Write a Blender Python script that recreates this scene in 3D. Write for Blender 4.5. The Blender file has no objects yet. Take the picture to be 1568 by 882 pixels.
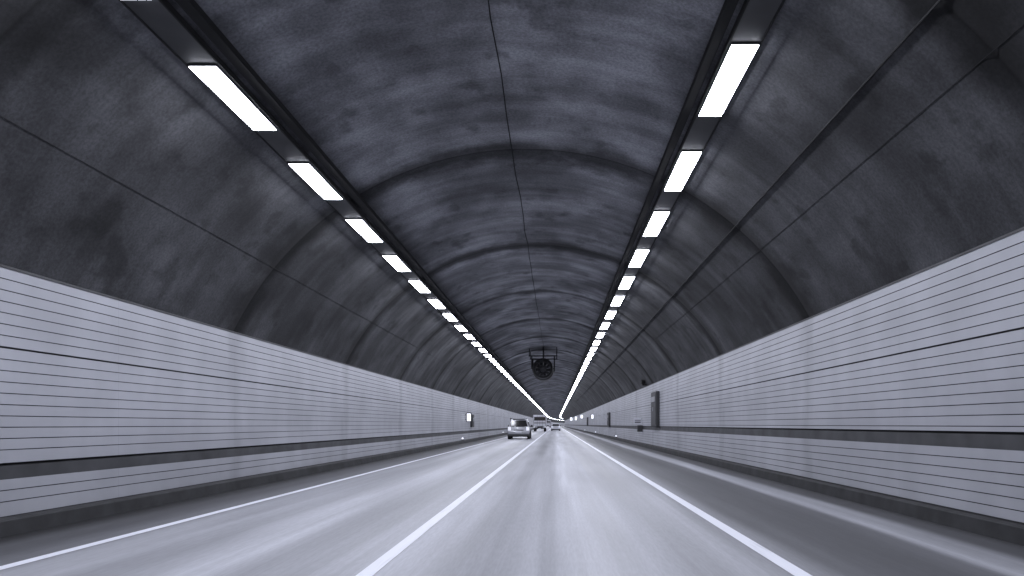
import bpy, bmesh, math, random
from mathutils import Vector, Matrix
random.seed(4)
S=bpy.context.scene
S.view_settings.view_transform='Standard'
S.view_settings.look='None'
S.view_settings.exposure=0
S.view_settings.gamma=1
H=1.25                      # eye height; z values below are relative to the road
CX,CZ,R=-0.60,0.29,6.35     # circular vault
XL,XR=-6.30,4.95            # wall faces
ZTL,ZTR=3.05,3.32
Y0,Y1=-40.0,900.0
RING0,RP=14.1,7.5

def bend(y):
    return 0.0 if y<350 else (y-350)**2/(2*6500.0)
STN=[Y0+i*15 for i in range(26)]
STN+= [350+i*10 for i in range(0,56)]
STN=sorted(set(STN))
def stations(a,b):
    s=[y for y in STN if a<y<b]
    return [a]+s+[b]

# ------------------------------------------------------------ materials
TINT=(0.905,0.92,1.0)
def col(v): return (v*TINT[0],v*TINT[1],v*TINT[2],1)
def mat(name,v,rough=0.6,metal=0.0,emit=0.0,ecol=None,noise=0.0,nscale=4.0,coat=0.0):
    m=bpy.data.materials.new(name); m.use_nodes=True
    nt=m.node_tree; b=nt.nodes['Principled BSDF']
    b.inputs['Base Color'].default_value=col(v)
    b.inputs['Roughness'].default_value=rough
    b.inputs['Metallic'].default_value=metal
    b.inputs['Coat Weight'].default_value=coat
    if emit:
        b.inputs['Emission Color'].default_value=ecol or (0.86,0.885,1,1)
        b.inputs['Emission Strength'].default_value=emit
        if emit<5: m.cycles.emission_sampling='NONE'
    if noise:
        tc=nt.nodes.new('ShaderNodeTexCoord'); n=nt.nodes.new('ShaderNodeTexNoise')
        n.inputs['Scale'].default_value=nscale; n.inputs['Detail'].default_value=3
        nt.links.new(tc.outputs['Object'],n.inputs['Vector'])
        r=nt.nodes.new('ShaderNodeValToRGB')
        r.color_ramp.elements[0].position=0.3; r.color_ramp.elements[1].position=0.7
        r.color_ramp.elements[0].color=col(max(0.0,v*(1-noise))); r.color_ramp.elements[1].color=col(v*(1+noise))
        nt.links.new(n.outputs['Fac'],r.inputs['Fac']); nt.links.new(r.outputs['Color'],b.inputs['Base Color'])
    return m

class NB:
    """little node-building helper"""
    def __init__(s,name):
        s.m=bpy.data.materials.new(name); s.m.use_nodes=True; s.nt=s.m.node_tree
        s.b=s.nt.nodes['Principled BSDF']
    def n(s,t,**k):
        x=s.nt.nodes.new(t)
        for a,v in k.items(): setattr(x,a,v)
        return x
    def put(s,sock,v):
        if isinstance(v,(int,float)): sock.default_value=v
        elif isinstance(v,tuple): sock.default_value=v
        else: s.nt.links.new(v,sock)
    def math(s,op,a,b=0.0,c=0.0):
        x=s.n('ShaderNodeMath',operation=op)
        s.put(x.inputs[0],a); s.put(x.inputs[1],b); s.put(x.inputs[2],c)
        return x.outputs[0]
    def uv(s):
        t=s.n('ShaderNodeUVMap'); t.uv_map='UVMap'
        x=s.n('ShaderNodeSeparateXYZ'); s.nt.links.new(t.outputs[0],x.inputs[0])
        return x.outputs[0],x.outputs[1]
    def vec(s,x,y,z=0.0):
        c=s.n('ShaderNodeCombineXYZ'); s.put(c.inputs[0],x); s.put(c.inputs[1],y); s.put(c.inputs[2],z)
        return c.outputs[0]
    def noise(s,v,scale,detail=4,rough=0.5,dist=0.0):
        x=s.n('ShaderNodeTexNoise'); s.nt.links.new(v,x.inputs['Vector'])
        x.inputs['Scale'].default_value=scale; x.inputs['Detail'].default_value=detail
        x.inputs['Roughness'].default_value=rough; x.inputs['Distortion'].default_value=dist
        return x.outputs['Fac']
    def mr(s,v,a,b,c,d,smooth=True):
        x=s.n('ShaderNodeMapRange'); x.interpolation_type='SMOOTHSTEP' if smooth else 'LINEAR'
        for i,q in enumerate((v,a,b,c,d)): s.put(x.inputs[i],q)
        return x.outputs[0]
    def white(s,v):
        x=s.n('ShaderNodeTexWhiteNoise',noise_dimensions='1D'); s.put(x.inputs['W'],v); return x.outputs['Value']
    def tint(s,val):
        x=s.n('ShaderNodeCombineColor')
        for i in range(3): s.put(x.inputs[i],s.math('MULTIPLY',val,TINT[i]))
        s.nt.links.new(x.outputs[0],s.b.inputs['Base Color'])
    def ringdist(s,v,off=0.0):
        t=s.math('ADD',v,-RING0+RP/2+off+RP*20)
        t=s.math('MODULO',t,RP); t=s.math('SUBTRACT',t,RP/2)
        return s.math('ABSOLUTE',t)

# vault concrete, stained by soot
k=NB('sooty_concrete'); u,v=k.uv()
big=k.noise(k.vec(k.math('MULTIPLY',u,0.9),k.math('MULTIPLY',v,0.6)),0.42,2,0.5)
med=k.noise(k.vec(k.math('MULTIPLY',u,1.0),k.math('MULTIPLY',v,0.75),3.3),0.95,4,0.58)
blot=k.noise(k.vec(k.math('MULTIPLY',u,1.0),k.math('MULTIPLY',v,0.8),23.3),1.7,3,0.55)
run=k.noise(k.vec(k.math('MULTIPLY',u,0.3),k.math('MULTIPLY',v,1.7),11.0),1.1,3,0.55)
fine=k.noise(k.vec(u,v,7.0),22,2,0.75)
rd=k.math('ADD',k.ringdist(v),k.math('MULTIPLY',k.math('SUBTRACT',med,0.5),0.9))
ring=k.mr(rd,0.10,0.55,0.32,1.0)
halo=k.mr(k.math('ABSOLUTE',k.math('SUBTRACT',rd,1.0)),0.0,0.6,1.22,1.0)
ring2=k.mr(k.ringdist(v),0.0,0.06,0.55,1.0)
seg=k.math('FLOOR',k.math('DIVIDE',k.math('ADD',v,-RING0+RP*20),RP))
segv=k.mr(k.white(seg),0,1,0.84,1.16,False)
b1=k.mr(big,0.36,0.64,0.68,1.22); b2=k.mr(med,0.34,0.66,0.68,1.22); b3=k.mr(run,0.35,0.65,0.74,1.14)
b4=k.mr(blot,0.30,0.44,0.62,1.0)
# haunch shade put into the colour, offsetting direct lamp light; crown left brighter (u = arc length, crown at about 7.1)
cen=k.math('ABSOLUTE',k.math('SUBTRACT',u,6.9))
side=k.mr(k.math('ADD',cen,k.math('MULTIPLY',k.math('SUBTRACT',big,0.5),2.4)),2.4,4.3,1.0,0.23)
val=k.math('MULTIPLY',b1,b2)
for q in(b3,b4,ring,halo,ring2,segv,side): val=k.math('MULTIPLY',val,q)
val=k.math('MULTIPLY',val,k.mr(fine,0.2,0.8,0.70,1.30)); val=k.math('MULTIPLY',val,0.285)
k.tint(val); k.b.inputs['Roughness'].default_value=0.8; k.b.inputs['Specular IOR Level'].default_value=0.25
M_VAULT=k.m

# enamelled wall boards
k=NB('enamel_board'); u,v=k.uv()
n1=k.noise(k.vec(u,k.math('MULTIPLY',v,0.4)),0.7,2)
n2=k.noise(k.vec(k.math('MULTIPLY',u,0.5),k.math('MULTIPLY',v,1.3),4.0),1.1,3,0.5)
rd=k.math('ADD',k.ringdist(v),k.math('MULTIPLY',k.math('SUBTRACT',n2,0.5),0.9))
g=k.mr(rd,0.0,0.55,0.82,1.0)
t=k.math('MODULO',k.math('ADD',v,-RING0+RP*20),RP/2)
seam=k.mr(t,0.0,0.014,0.8,1.0)
val=k.math('MULTIPLY',k.mr(n1,0.3,0.7,0.9,1.06),k.mr(n2,0.3,0.7,0.92,1.03))
val=k.math('MULTIPLY',val,g); val=k.math('MULTIPLY',val,seam)
val=k.math('MULTIPLY',val,0.46)
k.tint(val); k.b.inputs['Roughness'].default_value=0.45
M_BOARD=k.m
M_GROOVE=mat('board_joint',0.02,0.8)
M_BAND=mat('dark_band',0.055,0.6,noise=0.35,nscale=2)  # recessed strip along each wall, darker than the boards
M_KERB=mat('sooty_kerb',0.03,0.8,noise=0.4,nscale=2.5)

# road
k=NB('road_concrete'); u,v=k.uv()
cr=k.n('ShaderNodeValToRGB'); cr.color_ramp.interpolation='EASE'
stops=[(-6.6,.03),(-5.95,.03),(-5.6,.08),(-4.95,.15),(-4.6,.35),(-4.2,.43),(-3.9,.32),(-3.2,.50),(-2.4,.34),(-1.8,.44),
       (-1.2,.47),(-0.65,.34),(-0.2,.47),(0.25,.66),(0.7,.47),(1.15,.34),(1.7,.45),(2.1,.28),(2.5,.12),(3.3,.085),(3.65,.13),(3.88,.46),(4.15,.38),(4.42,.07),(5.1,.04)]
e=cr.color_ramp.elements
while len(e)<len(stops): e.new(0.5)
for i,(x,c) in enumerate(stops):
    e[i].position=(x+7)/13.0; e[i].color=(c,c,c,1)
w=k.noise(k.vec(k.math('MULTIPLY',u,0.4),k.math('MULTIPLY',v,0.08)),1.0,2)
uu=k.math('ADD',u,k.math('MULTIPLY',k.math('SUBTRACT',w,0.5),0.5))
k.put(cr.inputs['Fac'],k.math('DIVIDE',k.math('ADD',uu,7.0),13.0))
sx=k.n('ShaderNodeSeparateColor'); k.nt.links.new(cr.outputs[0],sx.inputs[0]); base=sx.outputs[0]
st1=k.noise(k.vec(k.math('MULTIPLY',u,1.6),k.math('MULTIPLY',v,0.035)),1.0,4,0.6)
st2=k.noise(k.vec(k.math('MULTIPLY',u,11),k.math('MULTIPLY',v,0.15),5.0),1.0,3,0.6)
pt=k.noise(k.vec(u,k.math('MULTIPLY',v,0.15),2.0),0.7,3,0.6)
gr=k.noise(k.vec(k.math('MULTIPLY',u,45),k.math('MULTIPLY',v,4),1.0),1.0,2,0.6)
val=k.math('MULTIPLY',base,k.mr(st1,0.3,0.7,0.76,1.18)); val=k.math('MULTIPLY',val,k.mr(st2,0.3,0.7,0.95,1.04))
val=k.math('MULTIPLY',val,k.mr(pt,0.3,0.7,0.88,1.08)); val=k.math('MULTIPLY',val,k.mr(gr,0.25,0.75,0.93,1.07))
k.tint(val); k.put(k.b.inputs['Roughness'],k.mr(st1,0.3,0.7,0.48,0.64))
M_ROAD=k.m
k=NB('road_paint'); u,v=k.uv()
n=k.noise(k.vec(k.math('MULTIPLY',u,14),k.math('MULTIPLY',v,0.6)),1.0,3,0.7)
k.tint(k.mr(n,0.25,0.5,0.76,0.93)); k.b.inputs['Roughness'].default_value=0.5
M_PAINT=k.m

M_BLACK=mat('black_cable',0.008,0.9)
M_TRAY=mat('sooty_metal',0.05,0.6,noise=0.3,nscale=1.5)
M_TRAY2=mat('channel_metal',0.05,0.6,noise=0.35,nscale=1.5)
M_LENS=mat('lamp_lens',0.8,0.4,emit=44.0)
M_GROUND=mat('earth',0.06,0.9)
M_FAN=mat('fan_steel',0.02,0.5,metal=0.3)
M_FANIN=mat('fan_blade',0.10,0.5,metal=0.3)
M_SILVER=mat('silver_paint',0.42,0.35,metal=0.35,coat=0.6)
M_WHITE=mat('white_paint',0.68,0.4,coat=0.4)
M_GLASS=mat('dark_glass',0.02,0.12)
M_TYRE=mat('tyre_rubber',0.02,0.85)
M_RIM=mat('alloy_rim',0.35,0.4,metal=0.7)
M_TRIM=mat('dark_trim',0.04,0.6)
M_TAIL=mat('tail_lamp_lens',0.45,0.3,emit=0.7)
M_HEAD=mat('lit_sign_face',0.7,0.4,emit=1.6)
M_PLATE=mat('number_plate_white',0.75,0.5)

# ------------------------------------------------------------ mesh helpers
def obj(name,bm,mats,smooth=False,parent=None):
    me=bpy.data.meshes.new(name); bm.to_mesh(me); bm.free()
    for m in mats: me.materials.append(m)
    if smooth:
        for p in me.polygons: p.use_smooth=True
    o=bpy.data.objects.new(name,me); S.collection.objects.link(o)
    if parent: o.parent=parent
    return o
def empty(name,loc=(0,0,0)):
    o=bpy.data.objects.new(name,None); o.location=loc; S.collection.objects.link(o); return o

def sweep(name,prof,mats,ids=None,a=Y0,b=Y1,closed=False,ux=False,smooth=False,st=None,fn=None):
    bm=bmesh.new()
    uvl=bm.loops.layers.uv.new('UVMap')
    st=st or stations(a,b)
    P=list(prof)+([prof[0]] if closed else [])
    arc=[0.0]
    for i in range(1,len(P)):
        arc.append(arc[-1]+math.dist(P[i],P[i-1]))
    if ux: arc=[p[0] for p in P]
    rows=[]
    for y in st:
        Q=[fn(p,y) for p in P] if fn else P
        rows.append([bm.verts.new((p[0]+bend(y),y,p[1])) for p in Q])
    for j in range(len(st)-1):
        for i in range(len(P)-1):
            f=bm.faces.new((rows[j][i],rows[j][i+1],rows[j+1][i+1],rows[j+1][i]))
            if ids: f.material_index=ids[i]
            q=[(arc[i],st[j]),(arc[i+1],st[j]),(arc[i+1],st[j+1]),(arc[i],st[j+1])]
            for l,c in zip(f.loops,q): l[uvl].uv=c
    return obj(name,bm,mats,smooth)

def box(bm,x0,x1,y0,y1,z0,z1,mi=0,bev=0.0):
    r=bmesh.ops.create_cube(bm,size=1.0)
    vs=r['verts']
    for q in vs:
        q.co=Vector(((x0+x1)/2+q.co.x*(x1-x0),(y0+y1)/2+q.co.y*(y1-y0),(z0+z1)/2+q.co.z*(z1-z0)))
    fs=set(f for q in vs for f in q.link_faces)
    for f in fs: f.material_index=mi
    if bev:
        es=list(set(e for q in vs for e in q.link_edges))
        rr=bmesh.ops.bevel(bm,geom=es,offset=bev,segments=2,affect='EDGES',profile=0.6)
        for f in rr['faces']: f.material_index=mi
def cyl(bm,c,r,d,axis='X',seg=20,mi=0,r2=None):
    m=Matrix.Translation(c)
    if axis=='X': m=m@Matrix.Rotation(math.pi/2,4,'Y')
    if axis=='Y': m=m@Matrix.Rotation(math.pi/2,4,'X')
    rr=bmesh.ops.create_cone(bm,cap_ends=True,segments=seg,radius1=r,radius2=r if r2 is None else r2,depth=d,matrix=m)
    for f in set(f for q in rr['verts'] for f in q.link_faces): f.material_index=mi

def vz(x): return CZ+math.sqrt(max(0,R*R-(x-CX)**2))

# ------------------------------------------------------------ vault: cast lining rings with a shallow joint
a0=math.atan2(ZTL-0.12-CZ,-(math.sqrt(R*R-(ZTL-0.12-CZ)**2)))
a1=math.atan2(ZTR-0.12-CZ,math.sqrt(R*R-(ZTR-0.12-CZ)**2))
N=72
prof=[(CX+R*math.cos(a0+(a1-a0)*i/N),CZ+R*math.sin(a0+(a1-a0)*i/N)) for i in range(N+1)]
vst=set(STN)|{Y0,Y1}
y=RING0-RP*7
while y<300:
    if y>Y0+1:
        for d in(-0.5,-0.10,-0.02,0.02,0.10,0.5): vst.add(round(y+d,3))
    y+=RP
vst=sorted(q for q in vst)
def ringfn(p,y):
    d=((y-RING0+RP/2+RP*20)%RP)-RP/2
    off=0.0
    if y<300 and abs(d)<=0.04: off=0.015
    dx,dz=p[0]-CX,p[1]-CZ
    s=(R+off)/R
    return (CX+dx*s,CZ+dz*s)
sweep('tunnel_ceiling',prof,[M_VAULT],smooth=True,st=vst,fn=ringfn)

# ------------------------------------------------------------ walls (boards with real joints)
def wall(name,x,sgn,ztop,zb_top,zb_bot,zbase,thick_at):
    prof=[];ids=[]
    def add(px,pz,mi): 
        if prof: ids.append(mi)
        prof.append((px,pz))
    add(x+sgn*0.35,ztop+0.02,0); add(x-sgn*0.01,ztop+0.02,2); add(x-sgn*0.01,ztop-0.01,2); add(x,ztop-0.01,2)
    z=ztop-0.01
    def boards(z,zend):
        while z-0.13>zend+0.05:
            zn=z-0.13+0.011
            add(x,zn,0)
            g=0.024 if abs(zn-thick_at)<0.07 else 0.0105
            zz=zn-g
            add(x+sgn*0.018,zn,1); add(x+sgn*0.018,zz,1); add(x,zz,1)
            z=zz
        add(x,zend,0)
        return zend
    boards(z,zb_top)
    add(x+sgn*0.05,zb_top,1); add(x+sgn*0.05,zb_top-0.03,1)
    add(x+sgn*0.02,zb_top-0.03,2); add(x+sgn*0.02,zb_bot,2); add(x,zb_bot,2)
    boards(zb_bot,zbase)
    add(x,zbase-0.05,1)
    return sweep(name,prof,[M_BOARD,M_GROOVE,M_BAND],ids)
wall('tunnel_wall',XL,-1,ZTL,H-0.44,H-0.63,0.20,H+0.85)
wall('tunnel_wall',XR,1,ZTR,H-0.08,H-0.28,0.21,H+1.07)
sweep('kerb',[(XL-0.02,0.19),(XL+0.16,0.19),(XL+0.18,0.17),(XL+0.20,0.002)],[M_KERB])
sweep('kerb',[(XR+0.02,0.19),(XR-0.10,0.19),(XR-0.12,0.17),(XR-0.14,0.002)],[M_KERB])

# ------------------------------------------------------------ road and markings
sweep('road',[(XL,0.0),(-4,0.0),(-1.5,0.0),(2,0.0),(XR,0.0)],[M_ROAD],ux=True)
for c,w in ((-4.82,0.13),(-1.58,0.14),(2.04,0.15)):
    sweep('lane_marking',[(c-w/2,0.004),(c+w/2,0.004)],[M_PAINT],ux=True)
bm=bmesh.new(); bmesh.ops.create_grid(bm,x_segments=1,y_segments=1,size=3000)
o=obj('ground',bm,[M_GROUND]); o.location=(0,0,-0.35)

# ------------------------------------------------------------ cables / channels
def tube(name,x,z,r,m,a=Y0,b=Y1):
    return sweep(name,[(x+r*math.cos(t*math.pi/3),z+r*math.sin(t*math.pi/3)) for t in range(6)],[m],closed=True,a=a,b=b)
def dirpt(ratio,scale=1.0):
    z=2.0
    lo,hi=0.1,7
    for _ in range(50):
        z=(lo+hi)/2
        if (ratio*z-CX)**2+(z+H-CZ)**2<R*R: lo=z
        else: hi=z
    return ratio*z*scale, z*scale+H
x,z=dirpt(0.906,0.997); tube('power_cable',x,z,0.013,M_BLACK)
x,z=dirpt(1.17,0.9992); tube('power_cable',x,z,0.003,M_BLACK)
x,z=dirpt(-1.8,0.9992); tube('power_cable',x,z,0.003,M_BLACK)
# crown cable, slightly sagging between clips
bm=bmesh.new()
y=Y0; rows=[]
while y<300:
    x=-0.845+random.uniform(-0.02,0.02); z=vz(x)-0.015-random.uniform(0,0.012)
    rows.append([bm.verts.new((x+bend(y)+0.008*math.cos(t*math.pi/2),y,z+0.008*math.sin(t*math.pi/2))) for t in range(4)])
    y+=RP/5
for i in range(len(rows)-1):
    for t in range(4): bm.faces.new((rows[i][t],rows[i][(t+1)%4],rows[i+1][(t+1)%4],rows[i+1][t]))
obj('antenna_cable',bm,[M_BLACK])

def rect(x0,x1,z0,z1): return [(x0,z0),(x1,z0),(x1,z1),(x0,z1)]
LX,LZ=-4.00,4.05+H
RX,RZ=2.24,4.48+H
for X,Z in((LX,LZ),(RX,RZ)):
    sweep('lamp_channel',rect(X-0.175,X+0.175,Z+0.035,Z+0.10),[M_TRAY2],closed=True)
    for s in(-1,1):
        sweep('lamp_channel_rail',rect(X+s*0.19-0.010,X+s*0.19+0.010,Z+0.025,Z+0.10),[M_BLACK],closed=True)
sweep('cable_tray',rect(LX+0.27,LX+0.40,LZ+0.10,LZ+0.18),[M_BLACK],closed=True)
sweep('cable_tray',rect(RX-0.39,RX-0.27,RZ+0.08,RZ+0.16),[M_BLACK],closed=True)

# ------------------------------------------------------------ lamps
def lens(bm,x,y,z,L,W):
    box(bm,x-W/2,x+W/2,y-L/2,y+L/2,z+0.006,z+0.0345,0)
    f=bm.faces.new([bm.verts.new(p) for p in((x-W/2+0.004,y-L/2+0.004,z),(x-W/2+0.004,y+L/2-0.004,z),(x+W/2-0.004,y+L/2-0.004,z),(x+W/2-0.004,y-L/2+0.004,z))])
    f.material_index=1
def lamps(X,Z,start,pitch,L,W):
    bm=bmesh.new(); lens(bm,0,0,0,L,W)
    me=bpy.data.meshes.new('ceiling_lamp'); bm.to_mesh(me); bm.free()
    me.materials.append(M_TRAY); me.materials.append(M_LENS)
    kk=math.ceil((Y0+2-start)/pitch)
    far=bmesh.new()
    while start+kk*pitch<880:
        y=start+kk*pitch+L/2
        if y<110:
            o=bpy.data.objects.new('ceiling_lamp',me); S.collection.objects.link(o); o.location=(X,y,Z)
        else:
            lens(far,bend(y)+X,y,Z,L,W)
        kk+=1
    obj('distant_ceiling_lamps',far,[M_TRAY,M_LENS])
lamps(LX,LZ,8.13,3.04,1.76,0.32)
lamps(RX,RZ,8.48,3.33,1.96,0.33)

# ------------------------------------------------------------ jet fan
def jetfan(y):
    x,z=-0.88,3.85+H
    root=empty('jet_fan',(x+bend(y),y,z))
    bm=bmesh.new()
    seg=36
    def ring(r,yy): return [bm.verts.new((r*math.cos(2*math.pi*i/seg),yy,r*math.sin(2*math.pi*i/seg))) for i in range(seg)]
    pr=[(0.56,-1.9),(0.66,-2.0),(0.70,-1.9),(0.70,-0.8),(0.74,-0.78),(0.74,0.78),(0.70,0.8),(0.70,1.9),(0.66,2.0),(0.56,1.9),(0.53,0.8),(0.53,-0.8)]
    rs=[ring(r,q) for r,q in pr]; n=len(rs)
    for a in range(n):
        for i in range(seg):
            bm.faces.new((rs[a][i],rs[a][(i+1)%seg],rs[(a+1)%n][(i+1)%seg],rs[(a+1)%n][i]))
    obj('casing',bm,[M_FAN],True,root)
    bm=bmesh.new(); cyl(bm,(0,0,0),0.2,1.4,'Y',20); cyl(bm,(0,-0.85,0),0.02,0.3,'Y',20,0,0.2)
    obj('hub',bm,[M_FANIN],False,root)
    bm=bmesh.new()
    for i in range(10):
        a=2*math.pi*i/10
        pts=[(0.18,-0.10,-0.07),(0.52,-0.10,-0.14),(0.52,0.05,0.12),(0.18,0.1,0.07)]
        vs=[]
        for r,yy,t in pts:
            vs.append(bm.verts.new((r*math.cos(a)-t*math.sin(a),yy-0.4,r*math.sin(a)+t*math.cos(a))))
        bm.faces.new(vs)
    obj('blades',bm,[M_FANIN],False,root)
    bm=bmesh.new()
    for yy in(-1.98,):
        for r in(0.22,0.38,0.52):
            for i in range(24):
                a=2*math.pi*i/24; b=2*math.pi*(i+1)/24
                v=[bm.verts.new((q*math.cos(t),yy,q*math.sin(t))) for q,t in((r,a),(r,b),(r+0.02,b),(r+0.02,a))]
                bm.faces.new(v)
        for a in range(4):
            m=a*math.pi/4
            v=[bm.verts.new((math.cos(m)*s-math.sin(m)*t,yy+0.004*(a+1),math.sin(m)*s+math.cos(m)*t)) for s,t in((-0.58,-0.01),(0.58,-0.01),(0.58,0.01),(-0.58,0.01))]
            bm.faces.new(v)
    obj('guard',bm,[M_FANIN],False,root)
    bm=bmesh.new()
    top=vz(-0.88)-z
    for yy in(-1.2,1.2):
        box(bm,-1.0,1.0,yy-0.05,yy+0.05,0.86,0.94)
        for s in(-1,1):
            box(bm,s*0.78-0.04,s*0.78+0.04,yy-0.04,yy+0.04,0.0,0.86)
            box(bm,s*0.95-0.03,s*0.95+0.03,yy-0.03,yy+0.03,0.9,top-0.02)
            box(bm,min(s*0.66,s*0.78),max(s*0.66,s*0.78),yy-0.04,yy+0.04,-0.04,0.06)
        box(bm,-0.03,0.03,yy-0.03,yy+0.03,0.72,top)
    obj('hanger',bm,[M_FAN],False,root)
jetfan(51)

# ------------------------------------------------------------ wall equipment
def cabinet(side,y,z0,z1,L=1.5):
    x=XL if side<0 else XR
    root=empty('emergency_cabinet',(x+bend(y),y,0)); s=-1 if side>0 else 1
    bm=bmesh.new(); a,b=sorted((0.0,s*0.16)); box(bm,a,b,-L/2,L/2,z0,z1,0,0.03); obj('frame',bm,[M_TRIM],False,root)
    bm=bmesh.new(); a,b=sorted((s*0.161,s*0.18)); box(bm,a,b,-L/2+0.12,L/2-0.12,z0+0.1,z1-0.1,0,0.005)
    obj('door',bm,[M_BAND],False,root)
    bm=bmesh.new(); a,b=sorted((s*0.181,s*0.21)); box(bm,a,b,-0.05,0.05,(z0+z1)/2-0.1,(z0+z1)/2+0.1)
    box(bm,a,b,-L/2+0.25,L/2-0.25,z1-0.5,z1-0.25); obj('handle_and_label',bm,[M_SILVER],False,root)
def lit_sign(side,y,z,w=0.36,h=0.6):
    x=XL if side<0 else XR; s=1 if side<0 else -1
    root=empty('emergency_exit_sign',(x+bend(y),y,z))
    xa,xb=sorted((s*0.08,s*(0.08+w)))
    bm=bmesh.new(); box(bm,xa,xb,-0.06,0.06,-h/2,h/2,0,0.02); obj('housing',bm,[M_TRIM],False,root)
    bm=bmesh.new(); box(bm,xa+0.05,xb-0.05,-0.066,-0.0605,-h/2+0.05,h/2-0.05); obj('lit_face',bm,[M_HEAD],False,root)
    bm=bmesh.new(); a,b=sorted((0,s*0.085)); box(bm,a,b,-0.02,0.02,h/4,h/4+0.04); box(bm,a,b,-0.02,0.02,-h/4,-h/4+0.04); obj('bracket',bm,[M_BLACK],False,root)
def phone(side,y):
    x=XL if side<0 else XR; s=1 if side<0 else -1
    root=empty('emergency_phone_sign',(x+bend(y),y,0))
    xa,xb=sorted((s*0.06,s*0.5))
    bm=bmesh.new(); box(bm,xa,xb,-0.06,0.06,H+0.02,H+0.36,0,0.02); obj('sign_box',bm,[M_WHITE],False,root)
    bm=bmesh.new(); box(bm,xa+0.05,xb-0.05,-0.066,-0.061,H+0.10,H+0.16); box(bm,xa+0.05,xb-0.05,-0.066,-0.061,H+0.22,H+0.25); obj('lettering',bm,[M_TRIM],False,root)
    bm=bmesh.new(); a,b=sorted((0,s*0.3)); box(bm,a,b,-0.09,0.09,H-0.42,H-0.05,0,0.02); obj('phone_box',bm,[M_TRIM],False,root)
cabinet(1,35.2,H-0.10,H+1.6,1.9)
cabinet(1,66,H-0.2,H+1.1,2.2)
cabinet(-1,53.5,H-0.2,H+0.75,1.2)
cabinet(1,110,H-0.2,H+1.1,2.2)
cabinet(-1,100,H-0.2,H+0.9,1.4)
lit_sign(-1,50,H+0.5,0.36,0.62)
lit_sign(1,92,H+1.0); lit_sign(1,128,H+1.4,0.5,0.7); lit_sign(1,165,H+1.4,0.5,0.9); lit_sign(-1,150,H+0.9); lit_sign(1,210,H+1.6,0.7,1.0)
phone(1,41)
root=empty('security_camera',(XR-0.22,39.0,H+2.28))
bm=bmesh.new(); box(bm,-0.10,0.10,-0.28,0.22,-0.09,0.09,0,0.03); box(bm,-0.12,0.12,-0.34,0.2,0.092,0.11); obj('camera_body',bm,[M_BLACK],False,root)
bm=bmesh.new(); cyl(bm,(0,-0.29,0),0.06,0.05,'Y',16); obj('lens',bm,[M_GLASS],False,root)
bm=bmesh.new(); box(bm,0.0,0.22,-0.03,0.03,-0.16,-0.10); box(bm,-0.03,0.03,-0.03,0.03,-0.16,-0.08); obj('arm',bm,[M_BLACK],False,root)
for s,y in((-1,48),(1,58),(-1,85),(1,88),(1,120)):
    x=XL if s<0 else XR
    bm=bmesh.new(); box(bm,x-s*0.16,x-s*0.0,y-0.06,y+0.06,0.19,0.25,1); box(bm,x-s*0.14,x-s*0.02,y-0.04,y+0.04,0.25,0.40,0,0.02)
    box(bm,x-s*0.08-0.05,x-s*0.08+0.05,y-0.047,y-0.0415,0.28,0.37,2)
    obj('delineator',bm,[M_WHITE,M_TRIM,M_HEAD])

# ------------------------------------------------------------ vehicles
def extr(bm,prof,wf,mi=0):
    L=[bm.verts.new((-wf(y,z),y,z)) for y,z in prof]; Rr=[bm.verts.new((wf(y,z),y,z)) for y,z in prof]
    n=len(prof)
    for i in range(n):
        f=bm.faces.new((L[i],L[(i+1)%n],Rr[(i+1)%n],Rr[i])); f.material_index=mi
    f=bm.faces.new(L[::-1]); f.material_index=mi
    f=bm.faces.new(Rr); f.material_index=mi
def bevel_mod(o,w=0.05,s=3):
    m=o.modifiers.new('Bevel','BEVEL'); m.width=w; m.segments=s; m.limit_method='ANGLE'; m.angle_limit=math.radians(25)
    for p in o.data.polygons: p.use_smooth=True
def wheels(root,W,r,ys,w=0.22):
    for i,y in enumerate(ys):
        for s in(-1,1):
            bm=bmesh.new(); x=s*(W/2-w/2-0.02)
            cyl(bm,(x,y,r),r,w,'X',28,0); cyl(bm,(x+s*(w/2-0.005),y,r),r*0.62,0.03,'X',20,1)
            o=obj('wheel',bm,[M_TYRE,M_RIM],False,root)
            m=o.modifiers.new('Bevel','BEVEL'); m.width=0.02; m.limit_method='ANGLE'
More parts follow.
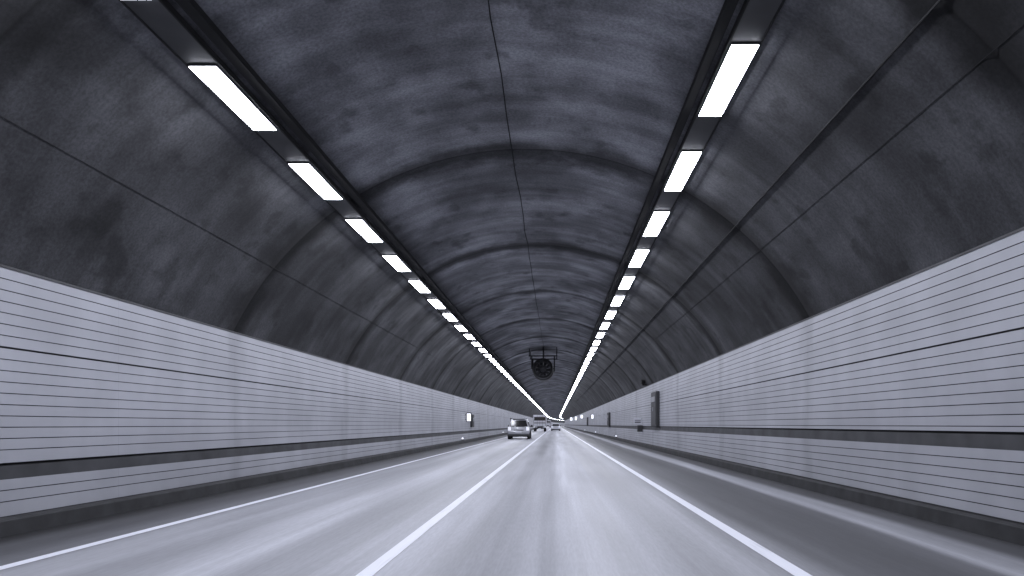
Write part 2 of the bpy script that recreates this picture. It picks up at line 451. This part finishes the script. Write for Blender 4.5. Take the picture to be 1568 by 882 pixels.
def car(name,X,Y,W=1.85,L=4.6,Ht=1.72,paint=None,suv=True):
    paint=paint or M_SILVER
    root=empty(name,(X+bend(Y),Y,0))
    belt=0.60*Ht if suv else 0.63*Ht
    g=0.26 if suv else 0.2
    pr=[(0.06,g+0.06),(0.0,g+0.2),(0.0,0.66),(0.07,0.72),(0.10,belt),(L*0.68,belt),(L*0.95,belt-0.16),(L,0.62),(L,g+0.1),(L-0.1,g)]
    def wf(y,z):
        w=W/2
        if z>=belt-0.2: w-=0.05
        if z<g+0.1: w-=0.05
        if y>L*0.9: w-=0.12
        if y<0.02: w-=0.06
        return w
    bm=bmesh.new(); extr(bm,pr,wf); o=obj('body',bm,[paint],False,root); bevel_mod(o,0.05)
    t=Ht; rb=0.12; rt=0.38 if suv else 0.95
    if not suv: rb=0.55
    gp=[(rb,belt-0.02),(rt,t-0.05),(rt+0.15,t),(L*0.50,t),(L*0.54,t-0.04),(L*0.72,belt-0.02)]
    def gw(y,z):
        f=(z-belt)/(t-belt); return W/2-0.07-0.20*max(0,min(1,f))
    bm=bmesh.new(); extr(bm,gp,gw); o=obj('cabin',bm,[paint],False,root); bevel_mod(o,0.045)
    def slope(f): return rb+(rt-rb)*f
    zb,zt=belt+0.05,t-0.12
    hh=(t-0.05)-(belt-0.02)
    fb,ft=(zb-belt+0.02)/hh,(zt-belt+0.02)/hh
    bm=bmesh.new()
    vs=[bm.verts.new(p) for p in((-gw(0,zb)+0.10,slope(fb)-0.012,zb),(gw(0,zb)-0.10,slope(fb)-0.012,zb),(gw(0,zt)-0.09,slope(ft)-0.012,zt),(-gw(0,zt)+0.09,slope(ft)-0.012,zt))]
    bm.faces.new(vs); obj('rear_window',bm,[M_GLASS],False,root)
    bm=bmesh.new()
    for s in(-1,1):
        for a,b in((0.14,0.36),(0.37,0.62),(0.63,0.93)):
            y0b,y1b=rb+(L*0.72-rb)*a,rb+(L*0.72-rb)*b
            y0t=max(y0b,rt+0.12); y1t=min(y1b,L*0.54-0.05)
            if y1t-y0t<0.05: y1t=y0t+0.05
            q=[(y0b,zb),(y1b,zb),(y1t,zt),(y0t,zt)]
            bm.faces.new([bm.verts.new((s*(gw(0,z)+0.008),y,z)) for y,z in q])
    obj('side_windows',bm,[M_GLASS],False,root)
    bm=bmesh.new(); q=[]
    for f,z in((0.08,belt+0.04),(0.9,t-0.1)):
        y=L*0.72+(L*0.54-L*0.72)*f+0.02
        q+= [(-gw(0,z)+0.06,y,z),(gw(0,z)-0.06,y,z)]
    bm.faces.new([bm.verts.new(q[i]) for i in(0,1,3,2)]); obj('windscreen',bm,[M_GLASS],False,root)
    for s in(-1,1):
        bm=bmesh.new(); a,b=sorted((s*(W/2-0.30),s*(W/2-0.045)))
        box(bm,a,b,0.03,0.2,belt-0.30,belt-0.07 if not suv else belt+0.02,0,0.02); obj('tail_lamp',bm,[M_TAIL],False,root)
        bm=bmesh.new(); a,b=sorted((s*(W/2-0.04),s*(W/2+0.16))); box(bm,a,b,L*0.64,L*0.64+0.12,belt,belt+0.17,0,0.03); obj('door_mirror',bm,[M_TRIM],False,root)
        bm=bmesh.new(); a,b=sorted((s*(W/2-0.33),s*(W/2-0.1))); box(bm,a,b,L-0.08,L+0.01,0.66,0.80,0,0.02); obj('headlamp',bm,[M_PLATE],False,root)
    bm=bmesh.new(); box(bm,-0.26,0.26,-0.022,-0.004,0.53 if not suv else 0.55,0.65 if not suv else 0.67); obj('number_plate',bm,[M_PLATE],False,root)
    bm=bmesh.new(); box(bm,-W/2+0.06,W/2-0.06,-0.03,0.12,g+0.0,g+0.17,0,0.03); box(bm,-0.42,0.42,0.055,0.1,0.73,0.80,0); obj('lower_bumper',bm,[M_TRIM],False,root)
    bm=bmesh.new(); box(bm,-W/2+0.12,W/2-0.12,0.25,L-0.3,g-0.06,g+0.1); obj('underbody',bm,[M_TYRE],False,root)
    if suv:
        bm=bmesh.new()
        for s in(-1,1): box(bm,s*(W/2-0.30)-0.02,s*(W/2-0.30)+0.02,0.6,L*0.5,t+0.02,t+0.055,0,0.01)
        box(bm,-0.5,0.5,rt-0.05,rt+0.22,t-0.035,t+0.015,0,0.01)
        obj('roof_rails',bm,[M_TRIM],False,root)
    bm=bmesh.new()
    bm.faces.new([bm.verts.new(p) for p in((-0.5,slope(fb)-0.02,zb-0.04),(0.5,slope(fb)-0.02,zb-0.04),(0.5,slope(fb)-0.02,zb-0.01),(-0.5,slope(fb)-0.02,zb-0.01))])
    obj('hatch_trim',bm,[M_TRIM],False,root)
    wheels(root,W,0.35 if suv else 0.31,(0.85,L-0.9))
    bm=bmesh.new()
    for s in(-1,1):
        for y in(0.85,L-0.9): cyl(bm,(s*(W/2-0.10),y,0.36),0.41,0.212,'X',24)
    obj('wheel_arches',bm,[M_TRIM],False,root)
car('suv_car',-3.16,61.0,1.9,4.6,1.72,M_SILVER,True)
car('sedan_car',0.0,141,1.8,4.7,1.45,M_WHITE,False)
car('sedan_car',-0.3,205,1.8,4.7,1.5,M_WHITE,False)

def truck(X,Y):
    root=empty('box_truck',(X+bend(Y),Y,0)); W=2.4
    bm=bmesh.new(); box(bm,-W/2,W/2,0,5.6,0.95,2.95,0,0.03); obj('cargo_box',bm,[M_WHITE],False,root)
    bm=bmesh.new()
    box(bm,-0.015,0.015,-0.02,-0.004,1.05,2.85)
    for s in(-1,1):
        box(bm,s*0.45-0.02,s*0.45+0.02,-0.035,-0.005,1.0,2.9)
        box(bm,s*1.08-0.03,s*1.08+0.03,-0.03,-0.005,1.0,2.9)
    box(bm,-1.0,1.0,-0.02,-0.004,1.45,1.60)
    obj('door_hardware',bm,[M_TRIM],False,root)
    bm=bmesh.new(); box(bm,-1.0,1.0,-0.045,-0.036,1.95,2.6,0,0.002); obj('rear_panel',bm,[M_GLASS],False,root)
    bm=bmesh.new(); box(bm,-1.1,1.1,0.0,0.12,0.45,0.62,0,0.02); box(bm,-0.45,0.45,0.1,7,0.62,0.93); obj('chassis',bm,[M_TRIM],False,root)
    bm=bmesh.new()
    for s in(-1,1): box(bm,s*0.95-0.16,s*0.95+0.16,-0.04,0.05,0.72,0.88,0,0.01)
    obj('tail_lamps',bm,[M_TAIL],False,root)
    bm=bmesh.new(); box(bm,-0.25,0.25,-0.03,-0.006,0.47,0.6); obj('number_plate',bm,[M_PLATE],False,root)
    bm=bmesh.new(); extr(bm,[(5.75,0.6),(5.75,2.3),(6.0,2.45),(6.9,2.4),(7.4,1.6),(7.5,0.6)],lambda y,z:1.05-(0.08 if z>2 else 0)); o=obj('cab',bm,[M_WHITE],False,root); bevel_mod(o,0.05)
    bm=bmesh.new()
    for s in(-1,1): a,b=sorted((s*1.1,s*1.32)); box(bm,a,b,7.0,7.1,1.6,2.0,0,0.02)
    obj('mirrors',bm,[M_TRIM],False,root)
    wheels(root,2.2,0.45,(1.4,6.5),0.35)
truck(-2.85,128)
truck(-3.2,290)

# ------------------------------------------------------------ world
w=bpy.data.worlds.new('World'); S.world=w; w.use_nodes=True
nt=w.node_tree; bg=nt.nodes['Background']
sky=nt.nodes.new('ShaderNodeTexSky'); sky.sky_type='NISHITA'; sky.sun_disc=False
sky.sun_elevation=math.radians(2); sky.sun_rotation=math.radians(180)
nt.links.new(sky.outputs[0],bg.inputs[0]); bg.inputs[1].default_value=0.02

# ------------------------------------------------------------ camera
c=bpy.data.cameras.new('Camera'); co=bpy.data.objects.new('Camera',c); S.collection.objects.link(co)
co.location=(0,0,H); co.rotation_euler=(math.pi/2,0,0)
c.sensor_width=36; c.lens=36*1100/1568; c.shift_x=-67/1568; c.shift_y=209/1568
c.clip_start=0.05; c.clip_end=5000
S.camera=co
